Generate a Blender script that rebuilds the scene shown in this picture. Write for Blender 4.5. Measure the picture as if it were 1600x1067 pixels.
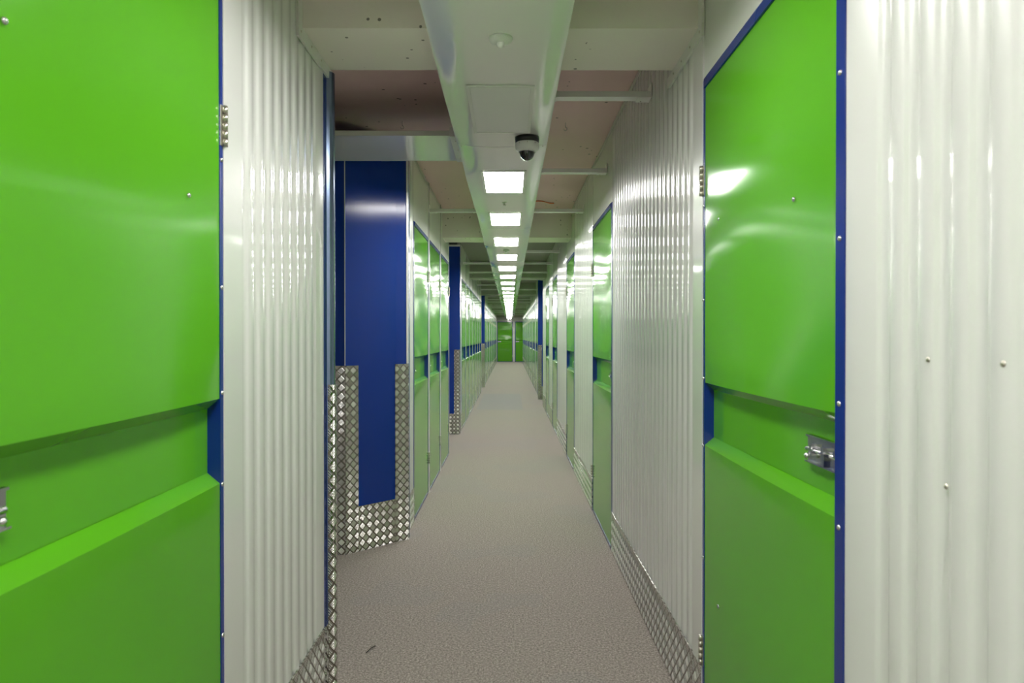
import bpy, math, random
from mathutils import Vector, Matrix
random.seed(7)
S = bpy.context.scene
for o in list(bpy.data.objects): bpy.data.objects.remove(o)
COL = S.collection
PI = math.pi

# ------------------------------------------------------------------ camera, world, exposure
EYE, F = 1.35, 1067.0
cam_d = bpy.data.cameras.new('camera'); cam = bpy.data.objects.new('camera', cam_d); COL.objects.link(cam)
cam.location = (0, 0, EYE)
cam.rotation_euler = (math.radians(90 - 0.403), 0, math.radians(-0.161))
cam_d.sensor_width = 36; cam_d.lens = 36*F/1600; cam_d.clip_start = 0.02; cam_d.clip_end = 200
cam_d.dof.use_dof = True; cam_d.dof.focus_distance = 5.0; cam_d.dof.aperture_fstop = 6.3
S.camera = cam
W = bpy.data.worlds.new('world'); S.world = W; W.use_nodes = True
W.node_tree.nodes['Background'].inputs[0].default_value = (0.8, 0.85, 0.9, 1)
W.node_tree.nodes['Background'].inputs[1].default_value = 0.05
S.view_settings.view_transform = 'Standard'; S.view_settings.look = 'None'
S.view_settings.gamma = 1; S.view_settings.use_curve_mapping = False
S.view_settings.exposure = 0.82
LAMP = 20.0           # emission of the ceiling panels

# ------------------------------------------------------------------ node helpers
class NT:
    def __init__(s, name):
        s.m = bpy.data.materials.new(name); s.m.use_nodes = True
        s.t = s.m.node_tree; s.n = s.t.nodes; s.b = s.n['Principled BSDF']
    def link(s, a, b): s.t.links.new(a, b)
    def new(s, ty, **k):
        n = s.n.new(ty)
        for a, v in k.items(): setattr(n, a, v)
        return n
    def math(s, op, a, b=0.0, c=0.0):
        n = s.new('ShaderNodeMath', operation=op)
        for i, v in enumerate((a, b, c)):
            if hasattr(v, 'links'): s.link(v, n.inputs[i])
            else: n.inputs[i].default_value = v
        return n.outputs[0]
    def noise(s, vec, scale, detail=2.0, rough=0.5):
        n = s.new('ShaderNodeTexNoise'); n.inputs['Scale'].default_value = scale
        n.inputs['Detail'].default_value = detail; n.inputs['Roughness'].default_value = rough
        if vec is not None: s.link(vec, n.inputs['Vector'])
        return n.outputs['Fac']
    def ramp(s, fac, stops):
        n = s.new('ShaderNodeValToRGB'); s.link(fac, n.inputs[0]); e = n.color_ramp.elements
        while len(e) < len(stops): e.new(0.5)
        for x, (p, c) in zip(e, stops): x.position = p; x.color = (*c, 1)
        return n.outputs[0]
    def mix(s, fac, a, b, blend='MIX'):
        n = s.new('ShaderNodeMix', data_type='RGBA', blend_type=blend)
        for i, v in ((0, fac), (6, a), (7, b)):
            if hasattr(v, 'links'): s.link(v, n.inputs[i])
            else: n.inputs[i].default_value = v if i == 0 else (*v, 1)
        return n.outputs[2]
    def bump(s, h, strength, dist):
        n = s.new('ShaderNodeBump'); n.inputs['Strength'].default_value = strength
        n.inputs['Distance'].default_value = dist; s.link(h, n.inputs['Height'])
        s.link(n.outputs[0], s.b.inputs['Normal'])
    def pos(s): return s.new('ShaderNodeNewGeometry').outputs['Position']
    def set(s, col=None, rough=None, metal=None, spec=None, coat=None, coatr=None):
        b = s.b.inputs
        if col is not None:
            if hasattr(col, 'links'): s.link(col, b['Base Color'])
            else: b['Base Color'].default_value = (*col, 1)
        if rough is not None: b['Roughness'].default_value = rough
        if metal is not None: b['Metallic'].default_value = metal
        if spec is not None: b['Specular IOR Level'].default_value = spec
        if coat is not None: b['Coat Weight'].default_value = coat
        if coatr is not None: b['Coat Roughness'].default_value = coatr

def gloss(name, col, rough, coat=0.0, coatr=0.05, nscale=3.0, nvar=0.04, metal=0, wob=0.0):
    t = NT(name); p = t.pos(); f = t.noise(p, nscale, 3)
    c2 = tuple(min(1, c*(1-nvar*2)) for c in col)
    t.set(t.mix(f, col, c2), rough, metal, 0.5, coat, coatr)
    if wob: t.bump(t.noise(p, 4.0, 1), wob, 0.01)
    return t.m
M = {}
M['green'] = gloss('green_gloss_steel', (0.100, 0.40, 0.013), 0.11)
M['green'].node_tree.nodes['Principled BSDF'].inputs['Specular IOR Level'].default_value = 0.42
M['blue'] = gloss('blue_gloss_steel', (0.004, 0.026, 0.22), 0.2)
t = NT('blue_satin_panel'); t.set((0.004, 0.036, 0.27), 0.16, spec=0.38)
mp_ = t.new('ShaderNodeMapping'); mp_.inputs['Scale'].default_value = (1, 1, 0.004); t.link(t.pos(), mp_.inputs['Vector'])
t.bump(t.noise(mp_.outputs[0], 420, 1), 0.5, 0.0006)
M['bluepanel'] = t.m
M['white'] = gloss('white_gloss_steel', (0.75, 0.745, 0.725), 0.3, 0.9, 0.035)
M['header'] = gloss('white_flat_steel', (0.70, 0.71, 0.65), 0.32, 0.3, 0.12)
M['duct'] = gloss('pale_gloss_duct_steel', (0.78, 0.78, 0.75), 0.16, 0.6, 0.05, 2.0, 0.02)
M['bar'] = gloss('galvanised_bar', (0.78, 0.78, 0.74), 0.35, metal=0.2)
M['chrome'] = gloss('chrome_steel', (0.62, 0.62, 0.63), 0.18, metal=1.0, nscale=30)
M['steel'] = gloss('worn_hinge_steel', (0.68, 0.64, 0.56), 0.3, metal=0.9, nscale=60, nvar=0.2)
M['plastic'] = gloss('white_plastic', (0.78, 0.79, 0.74), 0.4)
M['offpanel'] = gloss('unlit_diffuser', (0.85, 0.85, 0.82), 0.5)
M['black'] = gloss('black_plastic', (0.012, 0.012, 0.013), 0.3)
M['smoked'] = gloss('smoked_dome_glass', (0.01, 0.01, 0.012), 0.04, 1.0, 0.02)
M['bluesteel'] = gloss('blue_grey_steel', (0.22, 0.28, 0.42), 0.2, metal=0.9)
M['orange'] = gloss('orange_cable_sheath', (0.75, 0.16, 0.03), 0.5)
M['dark'] = gloss('dark_gap', (0.03, 0.03, 0.028), 0.8)
M['thread'] = gloss('dark_twig', (0.02, 0.015, 0.012), 0.8)

t = NT('lit_diffuser'); t.set((0.9, 0.9, 0.88), 0.5)
t.b.inputs['Emission Color'].default_value = (1.0, 0.985, 0.95, 1); t.b.inputs['Emission Strength'].default_value = LAMP
M['lit'] = t.m

def concrete(name, base, dark, pit_scale, far=None):
    t = NT(name); p = t.pos()
    c = t.mix(t.noise(p, 1.6, 4), base, dark)
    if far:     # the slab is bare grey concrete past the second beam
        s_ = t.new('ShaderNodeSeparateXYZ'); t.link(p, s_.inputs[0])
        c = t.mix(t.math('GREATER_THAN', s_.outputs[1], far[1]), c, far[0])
    v = t.new('ShaderNodeTexVoronoi'); v.inputs['Scale'].default_value = pit_scale; t.link(p, v.inputs['Vector'])
    gate = t.math('GREATER_THAN', t.noise(p, 3.0, 2), 0.50)
    sz = t.math('MULTIPLY', t.noise(p, 37.0, 0), 0.20)
    pit = t.math('MULTIPLY', t.math('LESS_THAN', v.outputs['Distance'], sz), gate)
    t.set(t.mix(pit, c, tuple(x*0.3 for x in dark)), 0.8, spec=0.25)
    t.bump(t.math('ADD', t.noise(p, 60, 3), t.math('MULTIPLY', pit, -2.0)), 0.3, 0.002)
    return t.m
M['beam'] = concrete('pale_painted_concrete', (0.84, 0.79, 0.71), (0.76, 0.72, 0.65), 20)
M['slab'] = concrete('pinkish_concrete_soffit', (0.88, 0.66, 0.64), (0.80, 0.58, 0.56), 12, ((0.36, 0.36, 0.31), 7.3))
M['darkbeam'] = concrete('bare_grey_concrete', (0.44, 0.44, 0.38), (0.36, 0.36, 0.31), 16)

t = NT('carpet'); p = t.pos()
n1 = t.noise(p, 105, 5, 0.95); n2 = t.noise(p, 34, 3, 0.7); n3 = t.noise(p, 1.1, 3)
c = t.ramp(n1, [(0.34, (0.03, 0.024, 0.020)), (0.5, (0.30, 0.257, 0.228)), (0.66, (0.80, 0.71, 0.64))])
c = t.mix(t.ramp(n2, [(0.35, (0, 0, 0)), (0.65, (0.15, 0.15, 0.15))]), c, (0.31, 0.272, 0.245))
c = t.mix(t.math('MULTIPLY', t.math('GREATER_THAN', n3, 0.56), 0.12), c, (0.24, 0.26, 0.28))
sx = t.new('ShaderNodeSeparateXYZ'); t.link(p, sx.inputs[0]); X, Y = sx.outputs[0], sx.outputs[1]
tile = t.math('MULTIPLY', t.math('MULTIPLY', t.math('GREATER_THAN', Y, 12.6), t.math('LESS_THAN', Y, 16.2)),
              t.math('MULTIPLY', t.math('GREATER_THAN', X, -0.62), t.math('LESS_THAN', X, 0.24)))
c = t.mix(t.math('MULTIPLY', tile, 0.35), c, (0.22, 0.25, 0.29))
seam = t.math('LESS_THAN', t.math('ABSOLUTE', t.math('SUBTRACT', t.math('FRACT', t.math('MULTIPLY', Y, 0.5)), 0.5)), 0.002)
t.set(c, 0.95, spec=0.15); t.b.inputs['Sheen Weight'].default_value = 0.15
t.bump(n1, 0.6, 0.004)
M['carpet'] = t.m

# diamond tread plate: blocks of raised bars turned alternately +-45 degrees, laid out in metres through the UV map
t = NT('diamond_tread_plate')
uv = t.new('ShaderNodeUVMap').outputs[0]; s = t.new('ShaderNodeSeparateXYZ'); t.link(uv, s.inputs[0])
CELL = 0.0375
u = t.math('MULTIPLY', t.math('ADD', s.outputs[0], s.outputs[1]), 0.7071/CELL)
v = t.math('MULTIPLY', t.math('SUBTRACT', s.outputs[0], s.outputs[1]), 0.7071/CELL)
fu, fv = t.math('FRACT', u), t.math('FRACT', v)
par = t.math('FRACT', t.math('MULTIPLY', t.math('ADD', t.math('FLOOR', u), t.math('FLOOR', v)), 0.5))
par = t.math('GREATER_THAN', t.math('ABSOLUTE', par), 0.25)
ipar = t.math('SUBTRACT', 1.0, par)
a = t.math('ADD', t.math('MULTIPLY', fu, par), t.math('MULTIPLY', fv, ipar))
b = t.math('ADD', t.math('MULTIPLY', fv, par), t.math('MULTIPLY', fu, ipar))
bars = t.math('MULTIPLY_ADD', t.math('COSINE', t.math('MULTIPLY', a, 2*PI*5)), -0.5, 0.5)
ma = t.math('GREATER_THAN', t.math('SUBTRACT', 0.5, t.math('ABSOLUTE', t.math('SUBTRACT', a, 0.5))), 0.10)
mb = t.math('GREATER_THAN', t.math('SUBTRACT', 0.5, t.math('ABSOLUTE', t.math('SUBTRACT', b, 0.5))), 0.09)
h = t.math('MULTIPLY', bars, t.math('MULTIPLY', ma, mb))
t.set(t.mix(t.math('MULTIPLY', t.math('MULTIPLY', ma, mb), t.math('MULTIPLY_ADD', bars, 0.55, 0.45)), (0.25, 0.235, 0.20), (0.98, 0.97, 0.95)), 0.3, 0.95)
t.b.inputs['Roughness'].default_value = 0.14
t.bump(h, 1.0, 0.0025)
M['plate'] = t.m
M['tread'] = gloss('polished_tread_bars', (0.96, 0.95, 0.92), 0.38, metal=0.6)

# ------------------------------------------------------------------ mesh helpers
class MB:
    def __init__(s): s.v = []; s.f = []; s.uv = []; s.sm = []; s.mi = []
    def quad(s, pts, uv=None, smooth=False, mi=0):
        i = len(s.v); s.v += [tuple(p) for p in pts]; s.f.append(tuple(range(i, i+len(pts))))
        s.uv.append(uv or [(0, 0)]*len(pts)); s.sm.append(smooth); s.mi.append(mi); return s
    def box(s, x0, x1, y0, y1, z0, z1, mi=0):
        x0, x1 = min(x0, x1), max(x0, x1)
        P = [(x, y, z) for x in (x0, x1) for y in (y0, y1) for z in (z0, z1)]
        for f, ax in (((0, 1, 3, 2), 0), ((4, 6, 7, 5), 0), ((0, 4, 5, 1), 1), ((2, 3, 7, 6), 1), ((0, 2, 6, 4), 2), ((1, 5, 7, 3), 2)):
            pts = [P[k] for k in f]
            uv = [((p[1], p[2]) if ax == 0 else (p[0], p[2]) if ax == 1 else (p[0], p[1])) for p in pts]
            s.quad(pts, uv, mi=mi)
        return s
    def grid(s, rows, smooth=True, uv=None, flip=False, mi=0):
        i0 = len(s.v); nr, nc = len(rows), len(rows[0])
        for r in rows: s.v += [tuple(p) for p in r]
        for r in range(nr-1):
            for c in range(nc-1):
                f = [i0+r*nc+c, i0+r*nc+c+1, i0+(r+1)*nc+c+1, i0+(r+1)*nc+c]
                q = [(r, c), (r, c+1), (r+1, c+1), (r+1, c)]
                if flip: f.reverse(); q.reverse()
                s.f.append(tuple(f)); s.sm.append(smooth); s.mi.append(mi)
                s.uv.append([uv[a][b] for a, b in q] if uv else [(0, 0)]*4)
        return s
    def lathe(s, prof, c, axis='z', n=20, mi=0):
        """prof: (radius, height) pairs"""
        rows = []
        for r, h in prof:
            row = []
            for k in range(n+1):
                a = 2*PI*k/n; ca, sa = r*math.cos(a), r*math.sin(a)
                d = {'z': (ca, sa, h), 'y': (ca, h, sa), 'x': (h, ca, sa)}[axis]
                row.append((c[0]+d[0], c[1]+d[1], c[2]+d[2]))
            rows.append(row)
        return s.grid(rows, mi=mi)
    def tube(s, pts, r, n=8, mi=0):
        rows = []
        for i, p in enumerate(pts):
            p = Vector(p); d = Vector(pts[min(i+1, len(pts)-1)])-Vector(pts[max(i-1, 0)]); d.normalize()
            u_ = d.cross(Vector((0, 0, 1))) if abs(d.z) < 0.9 else d.cross(Vector((1, 0, 0))); u_.normalize(); w_ = d.cross(u_)
            rows.append([p+u_*r*math.cos(2*PI*k/n)+w_*r*math.sin(2*PI*k/n) for k in range(n+1)])
        return s.grid(rows, mi=mi)
    def mirror_x(s):
        s.v = [(-x, y, z) for x, y, z in s.v]
        s.f = [tuple(reversed(f)) for f in s.f]; s.uv = [list(reversed(q)) for q in s.uv]; return s
    def mesh(s, name, mats, bevel=0):
        me = bpy.data.meshes.new(name); me.from_pydata(s.v, [], s.f)
        ul = me.uv_layers.new(name='UVMap'); k = 0
        for q in s.uv:
            for c_ in q: ul.data[k].uv = c_; k += 1
        for p_, sm, mi in zip(me.polygons, s.sm, s.mi): p_.use_smooth = sm; p_.material_index = mi
        for m in (mats if isinstance(mats, list) else [mats]): me.materials.append(m)
        me.update(); return me
    def build(s, name, mats, parent=None, bevel=0):
        o = bpy.data.objects.new(name, s.mesh(name, mats)); COL.objects.link(o)
        if parent: o.parent = parent
        if bevel:
            m = o.modifiers.new('bevel', 'BEVEL'); m.width = bevel; m.segments = 2; m.limit_method = 'ANGLE'
        return o
def inst(name, me, parent=None, loc=(0, 0, 0)):
    o = bpy.data.objects.new(name, me); COL.objects.link(o); o.parent = parent; o.location = loc; return o
def tag(o, label=None, cat=None, group=None, kind=None):
    if label: o['label'] = label
    if cat: o['category'] = cat
    if group: o['group'] = group
    if kind: o['kind'] = kind
    return o
def empty(name, loc=(0, 0, 0), rz=0):
    o = bpy.data.objects.new(name, None); COL.objects.link(o); o.location = loc; o.rotation_euler = (0, 0, rz)
    o.empty_display_size = 0.1; return o

# ------------------------------------------------------------------ layout (metres; y runs down the corridor)
XR, XL = 0.641, -0.705
ZC, ZB, DOORTOP = 2.68, 2.385, 2.195
YEND, YBACK = 36.9, -5.0
ZD, DL, DR = 2.33, -0.272, 0.190         # underside and edges of the ceiling duct

# ------------------------------------------------------------------ shell
fl = MB().box(-4.0, 3.6, YBACK-0.1, YEND+0.4, -0.1, 0).build('floor', M['carpet']); tag(fl, 'speckled taupe carpet running down the corridor', kind='structure')
ce = MB().box(-4.0, 3.6, YBACK-0.1, YEND+0.4, ZC, ZC+0.15).build('ceiling', M['slab']); tag(ce, 'pinkish concrete slab above the corridor', kind='structure')

wl = empty('wall_left'); tag(wl, 'white ribbed steel partition on the left side', kind='structure')
wr = empty('wall_right'); tag(wr, 'white ribbed steel partition on the right side', kind='structure')
bl = empty('baseboard_left'); tag(bl, 'diamond plate kick strip along the left partition', kind='structure')
br = empty('baseboard_right'); tag(br, 'diamond plate kick strip along the right partition', kind='structure')

def ribs(y0, y1):
    P = 0.08; d = 0.0060; out = [(y0, 0.0)]; y = y0+0.012
    while y+P < y1:
        out += [(y, 0), (y+0.008, -d), (y+0.034, -d), (y+0.042, 0)]; y += P
    out.append((y1, 0)); return out
def corrugated(side, y0, y1, z0=0.0, z1=ZC, parent=None):
    """ribbed sheet facing the corridor, with a closed back so the wall is 40 mm thick"""
    prof = ribs(y0, y1); mb = MB()
    # soften the rib corners with an extra point either side
    pts = []
    for i, (y, x) in enumerate(prof):
        if 0 < i < len(prof)-1:
            (ya, xa), (yb, xb) = prof[i-1], prof[i+1]
            for q, (yy, xx) in ((0, (ya, xa)), (1, (yb, xb))):
                L = math.hypot(yy-y, xx-x); k = min(0.003/L, 0.4) if L > 0 else 0
                pts.append((y+(yy-y)*k, x+(xx-x)*k))
        else: pts.append((y, x))
    rows = [[(x, y, z) for (y, x) in pts] for z in (z0, z1)]
    mb.grid(rows, smooth=True)
    mb.quad([(-0.04, y1, z0), (-0.04, y0, z0), (-0.04, y0, z1), (-0.04, y1, z1)])
    for y in (y0, y1): mb.quad([(-0.04, y, z0), (0, y, z0), (0, y, z1), (-0.04, y, z1)])
    mb.quad([(0, y0, z1), (0, y1, z1), (-0.04, y1, z1), (-0.04, y0, z1)])
    if side > 0: mb.mirror_x()
    X0 = XR if side > 0 else XL
    mb.v = [(x+X0, y, z) for x, y, z in mb.v]
    return mb.build('corrugated_panel', M['white'], parent or (wr if side > 0 else wl))
def flat(side, y0, y1, z0, z1, t=0.04, off=0.0, name='header_panel', mat='header', parent=None):
    X0 = (XR-off) if side > 0 else (XL+off)
    return MB().box(X0, X0+side*t, y0, y1, z0, z1).build(name, M[mat], parent or (wr if side > 0 else wl))
def kick(side, y0, y1, h=0.25):
    X0 = XR if side > 0 else XL
    mb = MB().box(X0-side*0.006, X0-side*0.0005, y0, y1, 0.002, h)
    if -0.5 < y0 < 9.5:      # raised tread blocks, real relief that catches the light at a grazing view
        c = CELL; q = 0.7071*c; xf = X0-side*0.006; xt = X0-side*0.0095
        for i in range(int(y0*0.7071/c)-8, int((y1+h)*0.7071/c)+4):
            for j in range(int((y0-h)*0.7071/c)-4, int(y1*0.7071/c)+4):
                if (i+j) % 2 == 0: continue
                uu, vv = (i+0.5)*c, (j+0.5)*c
                yc, zc = (uu+vv)*0.7071, (uu-vv)*0.7071
                if not (y0+0.021 < yc < y1-0.021 and 0.022 < zc < h-0.019): continue
                ra, rb = 0.0190, 0.0115
                A4 = [(xf, yc+ra*dy, zc+ra*dz) for dy, dz in ((1, 0), (0, 1), (-1, 0), (0, -1))]
                B4 = [(xt, yc+rb*dy, zc+rb*dz) for dy, dz in ((1, 0), (0, 1), (-1, 0), (0, -1))]
                mb.quad(B4, [(p[1], p[2]) for p in B4], mi=1)
                for k_ in range(4):
                    Q = [A4[k_], A4[(k_+1) % 4], B4[(k_+1) % 4], B4[k_]]
                    mb.quad(Q, [(p[1], p[2]) for p in Q], mi=1)
    return mb.build('kick_plate', [M['plate'], M['tread']], br if side > 0 else bl)
def seg(side, y0, y1, z1=ZC, kp=True, strip=0.0):
    """ribbed wall between y0 and y1"""
    corrugated(side, y0, y1, 0, z1)
    if kp: kick(side, y0+0.004, y1-0.004)
    if strip:
        pass

# ------------------------------------------------------------------ storage doors
G0, G1, G2, G3, GD = 1.200, 1.174, 1.019, 0.994, -0.030
cache = {}
def door_meshes(side, w, var):
    key = (side, round(w, 3), var)
    if key in cache: return cache[key]
    rnd = random.Random(var*13+5)
    ph = [rnd.uniform(0, 6.28) for _ in range(6)]; amp = [rnd.uniform(0.6, 1.2) for _ in range(3)]
    hw = w/2
    def disp(y, z):
        tt = (y+hw)/w; e = max(0.0, math.sin(PI*min(max(tt, 0), 1)))**0.6
        d = 0.0
        if z >= G0: q = z-G0; H = 2.17-G0
        elif z <= G3: q = G3-z; H = G3-0.02
        else: return 0.0
        pz = math.sin(PI*min(1, q/H))
        d += 0.010*e*math.exp(-(q/0.10)**2)*(0.6 if z < 1 else 1.0) - 0.004*e*math.exp(-((q-0.26)/0.12)**2)
        d += e*pz*(0.0034 if z > 1 else 0.0011)*(amp[0]*math.sin(3.4*tt+ph[0]+4*q)+amp[1]*math.sin(7*q+ph[1])+0.35*amp[2]*math.sin(12*q+ph[2]+2*tt))
        return d
    ny = 22; ys = [-hw+w*(0.5-0.5*math.cos(PI*k/ny)) for k in range(ny+1)]
    mb = MB()
    def band(z0, z1, x0, x1, n, cs=False):
        zs = [(z0+(z1-z0)*k/n) for k in range(n+1)]
        rows = [[(x0+(x1-x0)*k/n + disp(y, z), y, z) for y in ys] for k, z in enumerate(zs)]
        mb.grid(rows, smooth=True)
    band(0.02, G3, 0, 0, 26); 
    # sloped ledge, recess, sloped soffit share the bulge of the sheet edge
    def strip(za, xa, zb, xb, n=3):
        rows = []
        for k in range(n+1):
            f = k/n; z = za+(zb-za)*f; x = xa+(xb-xa)*f
            zz = (G3-1e-6) if za == G3 else (G0+1e-6)
            wgt = (1-f) if za == G3 else (f if zb == G0 else 0)
            rows.append([(x+disp(y, zz)*wgt, y, z) for y in ys])
        mb.grid(rows, smooth=True)
    strip(G3, 0, G2, GD); mb.grid([[(GD-0.0015*math.sin(PI*(y+hw)/w), y, G2+(G1-G2)*k/4) for y in ys] for k in range(5)]); strip(G1, GD, G0, 0)
    band(G0, 2.165, 0, 0, 34)
    # edges and back
    for y in (-hw, hw):
        mb.quad([(0, y, 0.02), (0, y, G3), (GD, y, G2), (-0.036, y, G2), (-0.036, y, 0.02)])
        mb.quad([(0, y, G0), (0, y, 2.165), (-0.036, y, 2.165), (-0.036, y, G1), (GD, y, G1)])
        mb.quad([(GD, y, G2), (GD, y, G1), (-0.036, y, G1), (-0.036, y, G2)])
    mb.quad([(-0.036, -hw, 0.02), (-0.036, -hw, 2.165), (-0.036, hw, 2.165), (-0.036, hw, 0.02)])
    mb.quad([(0, -hw, 2.165), (0, hw, 2.165), (-0.036, hw, 2.165), (-0.036, -hw, 2.165)])
    mb.quad([(0, -hw, 0.02), (0, hw, 0.02), (-0.036, hw, 0.02), (-0.036, -hw, 0.02)])
    leaf = mb
    fr = MB()
    fr.box(-0.045, 0.002, hw+0.001, hw+0.018, 0, 2.195)            # hinge jamb
    fr.box(-0.045, 0.003, -hw-0.036, -hw-0.001, 0, 2.195)          # latch jamb, proud
    fr.box(-0.045, 0.006, -hw-0.001, hw+0.001, 2.166, 2.195)
    fr.box(-0.045, 0.003, -hw-0.001, hw+0.001, 0.0, 0.019)
    hg = MB()
    for k in range(5):
        z = -0.05+k*0.02
        hg.lathe([(0.0, z), (0.0068, z), (0.0068, z+0.0185), (0.0, z+0.0185)], (0.008, 0, 0), n=12)
    hg.box(0.001, 0.004, -0.014, 0.016, -0.05, 0.0485)
    for zz in (-0.034, 0.0, 0.034): hg.lathe([(0, 0.0065), (0.003, 0.006), (0.004, 0.004)], (0, 0.011, zz), axis='x', n=8)
    lt = MB()   # sliding bolt: channel body, bolt, staple
    L = 0.185
    lt.box(0.0, 0.004, 0, L, -0.030, 0.030); lt.box(0.0, 0.009, 0, L, 0.026, 0.030); lt.box(0, 0.012, 0, L, -0.030, -0.027)
    for y in (0.03, 0.085, 0.14): lt.box(0.004, 0.016, y, y+0.012, -0.012, 0.014)
    bo = MB(); bo.lathe([(0, 0.0), (0.006, 0.0), (0.006, 0.172), (0.0, 0.176)], (0.0105, 0, 0.0), axis='y', n=12)
    bo.box(0.012, 0.026, 0.06, 0.07, -0.022, 0.004); bo.lathe([(0, 0.008), (0.006, 0.010), (0.007, 0.016), (0, 0.019)], (0.004, 0.16, -0.014), axis='x', n=10)
    rv = MB(); rv.lathe([(0.0055, 0), (0.0048, 0.0022), (0.0025, 0.0036), (0, 0.004)], (0, 0, 0), axis='x', n=12)
    out = []
    for m_, nm, mt in ((leaf, 'leaf', M['green']), (fr, 'frame', M['blue']), (hg, 'hinge', M['steel']), (lt, 'latch', M['chrome']), (bo, 'bolt', M['chrome']), (rv, 'rivet', M['chrome'])):
        if side > 0: m_.mirror_x()
        out.append(m_.mesh(nm, mt))
    cache[key] = out; return out
ndoor = [0]
def door(side, y0, y1, label, rivets=False, header=True, rz=0, loc=None, var=None):
    """y0..y1: outer edges of the frame"""
    ndoor[0] += 1; n = ndoor[0]
    w = (y1-y0)-0.054
    leaf, fr, hg, lt, bo, rv = door_meshes(side, w, (n % 5) if var is None else var)
    yc = y0+0.036+w/2
    e = empty('door_%d' % n, loc or ((XR if side > 0 else XL), yc, 0), rz); tag(e, label, 'door', 'green storage unit doors', 'structure')
    inst('leaf', leaf, e); f = inst('frame', fr, e)
    s = -side
    for z in (1.865, 0.31): inst('hinge', hg, e, (0, w/2+0.018, z))
    l = inst('latch', lt, e, (s*(GD+0.001), -w/2+0.0, 1.103)); inst('bolt', bo, l)
    if rivets:
        for z in (0.45, 0.98, 1.22, 1.54, 1.86, 2.12): inst('rivet', rv, f, (s*0.003, -w/2-0.018, z))
        for z in (0.62, 0.99, 1.213, 1.47, 1.78): inst('rivet', rv, f, (s*0.002, w/2+0.0095, z))
    if header and loc is None: flat(side, y0, y1, 2.1955, ZC, off=-0.002)
    return e, rv

def ordinal(k):
    return ['first', 'second', 'third', 'fourth', 'fifth', 'sixth', 'seventh', 'eighth', 'ninth', 'tenth', 'eleventh', 'twelfth', 'thirteenth', 'fourteenth', 'fifteenth', 'sixteenth'][k]

# --- left side, near part
seg(-1, YBACK, -2.6, kp=False)
door(-1, -2.6, -1.68, 'green storage door on the left wall well behind the viewpoint')
seg(-1, -1.68, 0.768, kp=False)
e, rv = door(-1, 0.768, 1.676, 'very large nearest green door filling the left edge of view', rivets=True)
inst('screw', rv, e, (0.001, 0.27, 1.66)); inst('screw', rv, e, (0.001, -0.275, 1.79))
flat(-1, 1.676, 1.79, 0, ZC, off=0.004, name='jamb_strip', mat='white')
seg(-1, 1.79, 2.585)
# --- left side, first block of three doors
seg(-1, 4.62, 4.985, ZC)
names = ['nearest of three green doors just past the wide blue pillar, left', 'middle of three green doors between the two big blue pillars, left', 'farthest of three green doors just before the second blue pillar, left']
for k in range(3):
    y = 4.985+k*0.97
    door(-1, y, y+0.89, names[k])
    if k < 2: flat(-1, y+0.89, y+0.97, 0, ZC, off=0.004, name='jamb_strip', mat='white')
flat(-1, 7.815, 7.86, 0, ZC, off=0.004, name='jamb_strip', mat='white')
seg(-1, 9.62, 9.92)
for k in range(7):
    y = 9.92+k*0.97
    door(-1, y, y+0.89, ordinal(k)+' green door past the second blue pillar on the left side')
    flat(-1, y+0.89, y+0.97, 0, ZC, off=0.004, name='jamb_strip', mat='white')
seg(-1, 18.34, 18.7)
y = 18.7; k = 0
while y+2.0 < YEND-1.0:
    for q in range(2):
        door(-1, y, y+0.89, ordinal(k)+' small green door beyond the narrow third left pillar'); k += 1
        if q == 0: flat(-1, y+0.89, y+0.97, 0, ZC, off=0.004, name='jamb_strip', mat='white')
        y += 0.97 if q == 0 else 0.89
    seg(-1, y, y+0.55); y += 0.55
YLE = y
# --- right side
seg(1, YBACK, -2.4, kp=False)
door(1, -2.4, -1.5, 'green storage door on the right wall well behind the viewpoint')
seg(1, -1.5, 1.303, kp=False)
e, rv = door(1, 1.303, 2.262, 'nearest large green door with chrome bolt on the right wall', rivets=True)
inst('screw', rv, e, (-0.001, -0.25, 1.66)); inst('screw', rv, e, (-0.001, 0.30, 1.71)); inst('screw', rv, e, (-0.001, 0.30, 0.52))
flat(1, 2.262, 2.375, 0, ZC, off=0.004, name='jamb_strip', mat='white')
seg(1, 2.375, 4.28)
kick(1, 2.268, 2.372)
rd = [(4.28, 5.29), (6.80, 7.72), (9.27, 10.27), (11.2, 12.2)]
rl = ['second green door on the right, after the long white ribbed stretch', 'third green door on the right, framed by white ribbed panels', 'fourth green door on the right side of the corridor', 'fifth green door on the right, last before the blue pillar']
for k, (a_, b_) in enumerate(rd):
    door(1, a_, b_, rl[k]); seg(1, b_, rd[k+1][0] if k < 3 else 13.4)
seg(1, 14.85, 15.2)
y = 15.2; k = 0
while y+2.0 < YEND-1.0:
    for q in range(2):
        door(1, y, y+0.89, ordinal(k)+' small green door beyond the blue pillar on the right'); k += 1
        if q == 0: flat(1, y+0.89, y+0.97, 0, ZC, off=0.004, name='jamb_strip', mat='white')
        y += 0.97 if q == 0 else 0.89
    seg(1, y, y+0.55); y += 0.55
YRE = y

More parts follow.
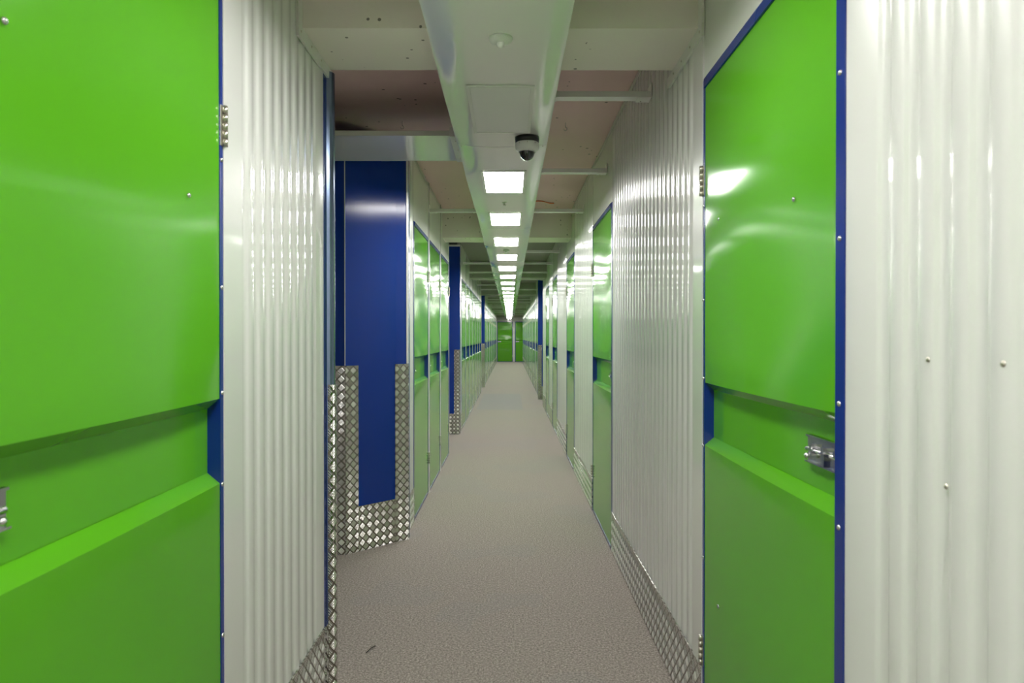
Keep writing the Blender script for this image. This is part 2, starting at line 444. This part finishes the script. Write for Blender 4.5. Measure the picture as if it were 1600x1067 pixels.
# --- side aisles: returning walls and their ends
def aisle(side, ya, yb, parent, depth=2.6):
    X0 = XR if side > 0 else XL
    x1 = X0+side*depth
    MB().box(X0+side*0.041, x1, ya-0.05, ya-0.01, 0, ZC).build('aisle_panel', M['white'], parent)
    MB().box(X0+side*0.45, x1, yb+0.02, yb+0.06, 0, ZC).build('aisle_panel', M['white'], parent)
    MB().box(x1, x1+side*0.05, ya-0.05, yb+0.06, 0, ZC).build('aisle_panel', M['white'], parent)
aisle(-1, 2.69, 4.30, wl); aisle(-1, 7.91, 9.46, wl); aisle(-1, 16.76, 18.2, wl); aisle(1, 13.45, 14.72, wr)
aisle(-1, YLE+0.05, YEND-0.06, wl); aisle(1, YRE+0.05, YEND-0.06, wr)

# --- end wall with its two doors, back wall behind the viewpoint
we = empty('wall_end'); tag(we, 'white end wall closing the far end of the corridor', kind='structure')
def endp(x0, x1, z0, z1): MB().box(x0, x1, YEND, YEND+0.04, z0, z1).build('wall_panel', M['white'], we)
endp(-3.4, -0.70, 0, ZC); endp(-0.70, 0.14, 2.17, ZC); endp(0.14, 0.27, 0, ZC); endp(0.27, 1.12, 2.17, ZC); endp(1.12, 3.4, 0, ZC)
for x0, lb in ((-0.70, 'left of the two green doors in the far end wall'), (0.27, 'right of the two green doors in the far end wall')):
    w = 0.84
    d_, _ = door(-1, 0, w, lb, loc=(x0+w/2, YEND, 0), rz=-PI/2)
    d_.scale = (1, 1, 0.985)
MB().box(-3.4, 3.4, YBACK-0.05, YBACK, 0, ZC).build('wall_back', M['white']); tag(bpy.data.objects['wall_back'], 'white wall behind the viewpoint', kind='structure')

# ------------------------------------------------------------------ blue pillars with diamond plate guards
def facet(mb, p, q, z0, z1, t, u0=0.0):
    """slab along plan segment p->q, thickness t pushed to the viewer's side (right of p->q)"""
    p, q = Vector(p), Vector(q); d = (q-p); L = d.length; d /= L; n = Vector((d.y, -d.x))
    a, b_ = p+n*t, q+n*t
    c8 = [(p.x, p.y), (q.x, q.y), (b_.x, b_.y), (a.x, a.y)]
    mb.quad([(a.x, a.y, z0), (b_.x, b_.y, z0), (b_.x, b_.y, z1), (a.x, a.y, z1)], [(u0, z0), (u0+L, z0), (u0+L, z1), (u0, z1)])
    mb.quad([(p.x, p.y, z0), (p.x, p.y, z1), (q.x, q.y, z1), (q.x, q.y, z0)])
    mb.quad([(p.x, p.y, z1), (a.x, a.y, z1), (b_.x, b_.y, z1), (q.x, q.y, z1)])
    mb.quad([(p.x, p.y, z0), (q.x, q.y, z0), (b_.x, b_.y, z0), (a.x, a.y, z0)])
    for r_, s_ in ((p, a), (q, b_)): mb.quad([(r_.x, r_.y, z0), (s_.x, s_.y, z0), (s_.x, s_.y, z1), (r_.x, r_.y, z1)], [(0, z0), (t, z0), (t, z1), (0, z1)])
def lerp2(p, q, f): return (p[0]+(q[0]-p[0])*f, p[1]+(q[1]-p[1])*f)
def prism(mb, pts, z0, z1):
    n = len(pts)
    mb.quad([(x, y, z1) for x, y in pts]); mb.quad([(x, y, z0) for x, y in reversed(pts)])
    for i in range(n):
        a, b_ = pts[i], pts[(i+1) % n]; mb.quad([(*a, z0), (*b_, z0), (*b_, z1), (*a, z1)])
def solve_frac(p, q, px):
    """fraction along a plan segment that shows at picture column px (used once to measure the guard widths)"""
    k = (px-797)/F; return (k*p[1]-p[0])/((q[0]-p[0])-k*(q[1]-p[1]))
# wide splayed pillar on the left
pe = empty('corner_pillar', (-0.85, 4.4, 0)); tag(pe, 'wide splayed blue pillar with tall diamond plate guards, left side aisle corner', 'pillar', 'blue corner pillars')
A, B, Cc, D_ = (-1.36, 4.22), (-1.017, 4.22), (-0.7486, 4.487), (-0.677, 4.548)
def rel(pts, o): return [(x-o[0], y-o[1]) for x, y in pts]
org = (-0.85, 4.4)
mb = MB(); prism(mb, rel([A, B, Cc, D_, (-0.677, 4.61), (-1.36, 4.61)], org), 0, 2.62); mb.build('blue_panel', M['bluepanel'], pe)
def guard(segs, parent, org):
    mb = MB(); u0 = 0
    for p, q, z0, z1 in segs:
        facet(mb, rel([p], org)[0], rel([q], org)[0], z0, z1, 0.005, u0); u0 += math.hypot(q[0]-p[0], q[1]-p[1])
    return mb.build('plate_guard', M['plate'], parent)
f1, f2 = solve_frac(B, Cc, 559.5), solve_frac(B, Cc, 617)
guard([(A, B, 0.002, 1.17)], pe, org)
guard([(B, lerp2(B, Cc, f1), 0.002, 1.17)], pe, org)
guard([(lerp2(B, Cc, f1), lerp2(B, Cc, f2), 0.002, 0.285)], pe, org)
guard([(lerp2(B, Cc, f2), Cc, 0.002, 1.17)], pe, org)
guard([(Cc, D_, 0.002, 1.17)], pe, org)
mb = MB(); facet(mb, rel([lerp2(Cc, D_, 0.82)], org)[0], rel([D_], org)[0], 1.172, 2.62, 0.004); mb.build('edge_trim', M['bar'], pe)
mb = MB(); facet(mb, rel([lerp2(A, B, 0.985)], org)[0], rel([B], org)[0], 1.172, 2.62, 0.003); mb.build('seam_trim', M['bar'], pe)

def pillar(x0, x1, y0, label, ztop, strip_side, plate_full=False, cap=False):
    e = empty('corner_pillar', ((x0+x1)/2, y0+0.08, 0)); tag(e, label, 'pillar', 'blue corner pillars'); o = ((x0+x1)/2, y0+0.08)
    mb = MB(); prism(mb, rel([(x0, y0), (x1, y0), (x1, y0+0.15), (x0, y0+0.15)], o), 0, ztop); mb.build('blue_panel', M['bluepanel'], e)
    sw = 0.08
    if plate_full: guard([((x0, y0), (x1, y0), 0.002, 1.17)], e, o)
    else:
        if strip_side > 0: a_, b_ = x1-sw, x1
        else: a_, b_ = x0, x0+sw
        guard([((a_, y0), (b_, y0), 0.002, 1.17)], e, o)
        c_, d_ = (x0, a_) if strip_side > 0 else (b_, x1)
        guard([((c_, y0), (d_, y0), 0.002, 0.285)], e, o)
        o2, o3 = (x0, x0+0.02) if strip_side > 0 else (x1-0.05, x1)
        mb = MB(); facet(mb, rel([(o2, y0)], o)[0], rel([(o3, y0)], o)[0], 0.286, 1.17, 0.005); mb.build('plate_guard', M['plate'], e)
    if cap:
        mb = MB(); mb.box(x0-o[0]-0.004, x1-o[0]+0.004, -0.086, 0.076, ztop, ztop+0.025); mb.build('cap', M['white'], e)
    return e
pillar(-0.875, -0.694, 9.44, 'narrower second blue pillar with white cap, left of the corridor', 2.595, 1, cap=True)
pillar(-0.80, -0.674, 18.16, 'thin third blue pillar far down the left side', 2.50, 1, plate_full=True)
pillar(0.600, 0.80, 14.68, 'blue pillar with L-shaped plate guard on the right side', 2.62, -1)
# little filler panels beside the pillars
for x0, x1, y0, y1, par in ((-1.15, -0.877, 9.48, 9.60, wl), (-1.15, -0.802, 18.2, 18.3, wl), (0.802, 1.09, 14.7, 14.82, wr)):
    MB().box(x0, x1, y0, y1, 0, ZC).build('aisle_panel', M['bluepanel'], par)

# near left wall end: blue corner trim and plate guard
ce_ = empty('corner_post', (-0.71, 2.63, 0)); tag(ce_, 'slim glossy blue corner post at the end of the near left wall', 'post')
o = (-0.71, 2.63)
mb = MB(); mb.box(-0.03, 0.006, -0.044, -0.004, 0, 2.36); mb.build('blue_trim', M['blue'], ce_)
mb = MB(); R = 0.030; pts = [(0.0, -0.003)]
for k in range(9):
    a = -PI/2*0.95+k*(PI*0.95/8); pts.append((0.006+R*0.75*math.cos(a), 0.030+R*math.sin(a)))
pts += [(-0.03, 0.060), (-0.03, -0.003)]
prism(mb, pts, 0, 2.37); mb.sm = [len(f) == 4 for f in mb.f]; mb.build('round_corner', M['bluesteel'], ce_)
mb = MB(); rows = []; uvs = []
for z in (0.002, 1.165):
    row = []; uvr = []
    for k in range(9):
        a = -PI/2*0.95+k*(PI*0.95/8); row.append((0.006+(R+0.006)*0.75*math.cos(a)+0.002, 0.030+(R+0.004)*math.sin(a), z)); uvr.append((k*0.0125, z))
    rows.append(row); uvs.append(uvr)
mb.grid(rows, uv=uvs); mb.build('plate_guard', M['plate'], ce_)
mb = MB(); mb.box(0.007, 0.012, -0.044, 0.002, 0.002, 0.25); mb.build('kick_plate', M['plate'], ce_)

# ------------------------------------------------------------------ concrete beams
beams = []
k = 0; y = 2.30
while y < YEND-0.5:
    x0, x1 = XL-0.014, XR+0.014
    if y > YRE: x1 = 3.1
    if 16.7 < y < 18.3 or y > YLE: x0 = -3.1
    b_ = MB().box(x0, x1, y, y+0.36, ZB, ZC-0.001).build('concrete_beam', M['beam' if k < 2 else 'darkbeam'], bevel=0.012)
    lb = ['nearest pitted concrete beam crossing above the near doors', 'second concrete beam, above the three left doors'][k] if k < 2 else ordinal(k)+' concrete ceiling beam counted from the near end'
    tag(b_, lb, 'beam', 'concrete ceiling beams', 'structure'); beams.append(b_); y += 4.85; k += 1
MB().box(XL-0.014, XR+0.014, -2.55, -2.19, ZB, ZC-0.001).build('concrete_beam', M['beam'], bevel=0.012); tag(bpy.data.objects['concrete_beam.%03d' % k] if 'concrete_beam.%03d' % k in bpy.data.objects else bpy.data.objects['concrete_beam'], 'concrete ceiling beam behind the viewpoint', 'beam', 'concrete ceiling beams', 'structure')
# white angle trims where the partitions are cut round the nearest beam
nt = 0
for side, X0 in ((-1, XL), (1, XR)):
    nt += 1
    e = empty('trim_%d' % nt, (X0, 2.3, ZB)); tag(e, 'white riveted angle trim round the nearest beam on the %s' % ('left' if side < 0 else 'right'), kind='structure')
    s = -side
    MB().box(0.001*s, 0.009*s, -0.045, 0.018, 0.0, ZC-ZB-0.002).build('upright_trim', M['header'], e)
    MB().box(0.001*s, 0.010*s, -0.045, 0.44 if side > 0 else 0.40, -0.042, -0.001).build('flat_trim', M['header'], e)
    rvm = MB(); rvm.lathe([(0.0050, 0), (0.0035, 0.003*s), (0, 0.0036*s)], (0, 0, 0), axis='x', n=10); rm = rvm.mesh('rivet', M['steel'])
    for yy in (-0.02, 0.10, 0.22, 0.34): inst('rivet', rm, e, (0.010*s, yy, -0.02))
# white top angle along both partitions
for side, par, spans in ((-1, wl, ((4.66, 7.86), (9.64, 16.7), (18.4, YLE))), (1, wr, ((2.78, 13.4), (14.9, YRE)))):
    X0 = XR if side > 0 else XL
    for a_, b_ in spans: MB().box(X0-side*0.001, X0-side*0.004, a_, b_, ZC-0.035, ZC-0.012).build('top_angle', M['header'], par)

# ------------------------------------------------------------------ ceiling duct
du = empty('ceiling_duct', (0, 0, ZD)); tag(du, 'long glossy pale steel duct carrying the lights along the ceiling', 'duct')
rd_ = random.Random(3)
def duct_section(y0, y1):
    mb = MB(); ph = [rd_.uniform(0, 6.28) for _ in range(8)]
    nx, ny = 30, max(12, int((y1-y0)/0.07))
    xs = [DL+(DR-DL)*(0.5-0.5*math.cos(PI*k/nx)) for k in range(nx+1)]
    rows = []
    for j in range(ny+1):
        f = j/ny; y = y0+(y1-y0)*f; e = math.sin(PI*f)**0.35 if 0 < f < 1 else 0
        row = []
        for x in xs:
            tt = (x-DL)/(DR-DL); edge = math.exp(-(tt/0.13)**2); edge2 = math.exp(-((1-tt)/0.12)**2)
            z = 0.022*edge*(0.55+0.45*e*math.sin(7*f*(y1-y0)/2.7+ph[0])+0.2*e*math.sin(17*f+ph[1]))
            z += 0.018*edge2*(0.6+0.4*e*math.sin(6*f+ph[2]))
            z += 0.0012*e*(math.sin(9*f+ph[3])*math.sin(5*tt+ph[4]))*(1-edge)*(1-edge2)*min(1, abs(tt-0.5)*3)
            row.append((x, y, z))
        rows.append(row)
    mb.grid(rows, flip=True)
    H = 0.20
    for x in (DL, DR):
        zs = 0.016 if x == DL else 0.013
        i = 0 if x == DL else -1
        mb.grid([[r[i] for r in rows], [(x, r[i][1], H) for r in rows]], smooth=False, flip=(x == DR))
    mb.quad([(DL, y0, H), (DR, y0, H), (DR, y1, H), (DL, y1, H)])
    for r in (rows[0], rows[-1]): mb.quad(r+[(DR, r[0][1], H), (DL, r[0][1], H)])
    sct = mb.build('duct_section', M['duct'], du)
    for x in (DL+0.02, DR-0.02):
        s_ = MB(); s_.lathe([(0.0045, 0), (0.003, -0.003), (0, -0.0035)], (x, y0+0.02, 0.010), n=8); s_.build('screw', M['steel'], sct)
y = 3.53-3*2.73
while y < YEND-0.6:
    y1 = min(y+2.73, YEND-0.2); duct_section(y+0.002, y1-0.002); y = y1

# ceiling lights: 0.27 x 0.61 m panels set in the underside of the duct
LX = -0.038
fr = MB(); w2, l2 = 0.134, 0.305
for a_ in ((-w2, w2, -l2, -l2+0.014), (-w2, w2, l2-0.014, l2), (-w2, -w2+0.014, -l2+0.014, l2-0.014), (w2-0.014, w2, -l2+0.014, l2-0.014)):
    fr.box(a_[0], a_[1], a_[2], a_[3], -0.006, 0.0)
frm = fr.mesh('frame', M['plastic'])
dm = MB().box(-w2+0.0145, w2-0.0145, -l2+0.0145, l2-0.0145, -0.004, 0.0).mesh('diffuser', M['lit'])
dm2 = MB().box(-w2+0.0145, w2-0.0145, -l2+0.0145, l2-0.0145, -0.004, 0.0).mesh('diffuser', M['offpanel'])
k = 0
for i in range(-5, 25):
    yc = 4.335+(i-1)*1.365
    if yc < YBACK+0.4 or yc > YEND-1: continue
    on = i != 0
    if not on: lb = 'unlit ceiling panel in the duct, nearest the viewpoint'
    elif i < 0: lb = ordinal(-i-1)+' lit ceiling panel behind the viewpoint'
    else: lb = (ordinal(i-1) if i <= 16 else ordinal(i-17)+' after sixteen')+' lit ceiling panel in the duct beyond the camera dome'
    if on and i > 16: lb = 'small far lit ceiling panel, %s along the duct' % ['seventeenth', 'eighteenth', 'nineteenth', 'twentieth', 'twenty-first', 'twenty-second', 'twenty-third', 'twenty-fourth', 'twenty-fifth'][i-17]
    e = empty('ceiling_light', (LX, yc, ZD-0.0008)); tag(e, lb, 'ceiling light', 'panel lights in the ceiling duct')
    inst('frame', frm, e); inst('diffuser', dm if on else dm2, e); k += 1

# fixtures under the duct
def sensor(x, y, label):
    e = empty('motion_sensor', (x, y, ZD)); tag(e, label, 'sensor', 'round motion sensors under the duct')
    MB().lathe([(0.0, 0), (0.039, 0), (0.039, -0.005), (0.034, -0.012), (0.024, -0.016), (0.0, -0.017)], (0, 0, 0), n=28).build('base', M['plastic'], e)
    MB().lathe([(0.013, -0.0165), (0.013, -0.022), (0.010, -0.028), (0.004, -0.031), (0.0, -0.0315)], (0, 0, 0), n=18).build('lens', M['bar'], e)
sensor(-0.031, 2.25, 'white round motion sensor in front of the unlit panel')
sensor(-0.045, 7.75, 'white round motion sensor between the third and fourth lit panels')
sensor(-0.03, 21.4, 'tiny distant round motion sensor far along the duct')
def nozzle(x, y, label):
    e = empty('sprinkler_head', (x, y, ZD)); tag(e, label, 'sprinkler')
    MB().lathe([(0, 0), (0.018, 0), (0.016, -0.004), (0.006, -0.006), (0.005, -0.016), (0, -0.016)], (0, 0, 0), n=16).build('body', M['bar'], e)
    MB().lathe([(0, -0.017), (0.012, -0.018), (0.011, -0.021), (0, -0.021)], (0, 0, 0), n=16).build('deflector', M['steel'], e)
nozzle(-0.042, 4.99, 'small steel sprinkler head between first and second lit panels')

def dome(x, y, label, sc=1.0):
    e = empty('security_camera', (x, y, ZD)); tag(e, label, 'camera', 'dome security cameras'); e.scale = (sc,)*3
    MB().lathe([(0, 0), (0.060, 0), (0.060, -0.012), (0.058, -0.026), (0.0, -0.026)], (0, 0, 0), n=36).build('base_ring', M['black'], e)
    MB().lathe([(0, -0.024), (0.054, -0.026), (0.058, -0.030), (0.058, -0.052), (0.054, -0.062), (0.043, -0.069), (0.036, -0.070)], (0, 0, 0), n=36).build('housing', M['plastic'], e)
    d = MB().lathe([(0.037, -0.068), (0.036, -0.082), (0.031, -0.096), (0.021, -0.107), (0.010, -0.112), (0, -0.113)], (0, 0, 0), n=32).build('dome', M['smoked'], e)
    MB().lathe([(0.0375, -0.069), (0.0415, -0.070), (0.0405, -0.074), (0.0375, -0.073)], (0, 0, 0), n=32).build('dome_rim', M['chrome'], e)
    for a in (-2.3, -1.57, -0.85): MB().lathe([(0.0028, 0), (0.0022, -0.002), (0, -0.0022)], (0.0575*math.cos(a), 0.0575*math.sin(a)-0.001, -0.036), axis='y', n=8).build('screw', M['steel'], e)
dome(0.084, 3.37, 'white dome security camera with black ring under the duct, nearest')
dome(-0.02, 35.9, 'tiny dark dome camera at the far end of the duct')

# ------------------------------------------------------------------ cross bars holding the duct
def bar(side, y, label, z=2.43):
    x0, x1 = (DR+0.002, XR-0.004) if side > 0 else (XL+0.004, DL-0.002)
    e = empty('support_bar', ((x0+x1)/2, y, z)); tag(e, label, 'bar', 'steel bars between duct and walls')
    h = (x1-x0)/2
    mb = MB(); mb.box(-h, h, -0.028, 0.028, 0, 0.003); mb.box(-h, h, -0.028, -0.0255, 0.003, 0.026); mb.box(-h, h, 0.0255, 0.028, 0.003, 0.026)
    mb.build('channel', M['bar'], e)
    xw = h*side; q = side
    mb = MB(); mb.box(xw-0.004*q, xw, -0.04, 0.04, -0.004, 0.060); mb.box(xw-0.062*q, xw-0.004*q, -0.034, 0.034, -0.004, -0.001)
    br_ = mb.build('wall_bracket', M['bar'], e)
    MB().lathe([(0.004, -0.004), (0.003, -0.007), (0, -0.0075)], (xw-0.04*q, 0.018, 0), n=8).build('screw', M['steel'], br_)
    MB().box(-xw, -xw+0.02*q, -0.03, 0.03, -0.003, 0.03).build('duct_bracket', M['bar'], e)
k = 0; y = 3.11
while y < YEND-0.6:
    clash = any(abs(y-(2.30+4.85*j+0.18)) < 0.22 for j in range(8))
    yy = y
    z = 2.43
    if clash:   # bars that pass a beam sit just in front of it
        bj = min((2.30+4.85*j+0.18 for j in range(8)), key=lambda b_: abs(b_-y)); yy = bj-0.215 if y < bj else bj+0.215
    for side in (1, -1):
        if side < 0 and (yy < 5.5 or 7.9 < yy < 9.6): 
            continue
        if side > 0 and 13.45 < yy < 14.7: continue
        if side < 0 and 16.75 < yy < 18.2: continue
        if side < 0 and yy > YLE: continue
        if side > 0 and yy > YRE: continue
        nm = 'right' if side > 0 else 'left'
        if side > 0 and k == 0: lb = 'nearest steel cross bar, from duct to ribbed right wall by the beam'
        else: lb = '%s steel cross bar from the near end, on the %s of the duct' % (ordinal(k) if k < 16 else ['seventeenth', 'eighteenth', 'nineteenth', 'twentieth', 'twenty-first', 'twenty-second', 'twenty-third', 'twenty-fourth', 'twenty-fifth'][k-16], nm)
        bar(side, yy, lb)
    y += 1.415; k += 1
# the wide tray that crosses the left side aisle mouth
e = empty('cable_tray', (-0.9, 3.94, 2.43)); tag(e, 'wide shiny steel tray crossing from the duct over the left aisle mouth', 'cable tray')
mb = MB(); mb.box(-0.75, 0.62, -0.26, 0.26, 0, 0.004); mb.build('tray_pan', M['duct'], e)
MB().box(-0.75, 0.62, -0.264, -0.2605, -0.001, 0.026).build('front_lip', M['header'], e)
MB().box(-0.75, 0.62, 0.2605, 0.264, -0.001, 0.034).build('back_lip', M['bar'], e)
mb = MB(); mb.box(0.575, 0.623, -0.268, 0.268, -0.006, -0.0015); mb.box(0.575, 0.623, -0.270, -0.266, -0.006, 0.045); mb.build('end_bracket', M['bar'], e)
mb = MB(); mb.quad([(-0.02, -0.265, -0.003), (0.05, -0.265, -0.003), (0.16, 0.262, -0.003), (0.11, 0.262, -0.003)]); mb.quad([(-0.02, -0.265, -0.001), (0.11, 0.262, -0.001), (0.16, 0.262, -0.001), (0.05, -0.265, -0.001)])
mb.build('joint_plate', M['duct'], e)
for yy in (-0.18, 0.0, 0.18): MB().lathe([(0.004, -0.006), (0.003, -0.009), (0, -0.0095)], (0.60, yy, 0), n=8).build('screw', M['steel'], e)

# hooks in the slab, orange cable, twig
def hook(x, y, label):
    e = empty('ceiling_hook', (x, y, ZC)); tag(e, label, 'hook', 'small hooks in the ceiling slab')
    pts = [(0, 0, 0), (0, 0, -0.03)]+[(0.010*math.sin(a), 0, -0.040+0.010*math.cos(a)) for a in [k*0.5 for k in range(0, 11)]]
    MB().tube(pts, 0.0018, 6).build('eye', M['chrome'], e)
hook(-0.665, 4.22, 'small steel hook in the slab above the wide tray'); hook(0.344, 4.25, 'small steel hook in the slab right of the duct')
pts = [(0.195+0.02*k, 6.62+0.02*k*0.7+0.02*math.sin(k*0.8), ZC-0.006-0.03*math.exp(-((k-3)/5.0)**2)*0) for k in range(13)]
tag(MB().tube([(0.03, 6.55, ZC-0.012)]+pts, 0.005, 8).build('power_cable', M['orange']), 'thin orange cable along the slab right of the duct', 'cable')
tw = MB().tube([(-0.613, 2.90, 0.004), (-0.598, 2.925, 0.012), (-0.592, 2.945, 0.009), (-0.586, 2.962, 0.006)], 0.0022, 6).build('twig', M['thread'])
tag(tw, 'tiny dark twig on the carpet near the left corner post', 'twig')

# screws in the ribbed sheet right of the nearest door
sm_ = MB(); sm_.lathe([(0.0045, 0), (0.0035, -0.002), (0, -0.0028)], (0, 0, 0), axis='x', n=10); sm_ = sm_.mesh('screw', M['steel'])
for y_, z_ in ((1.045, 1.315), (0.885, 1.315), (1.0, 1.13), (0.94, 0.86)):
    inst('screw', sm_, wr, (XR-0.0002, y_, z_))
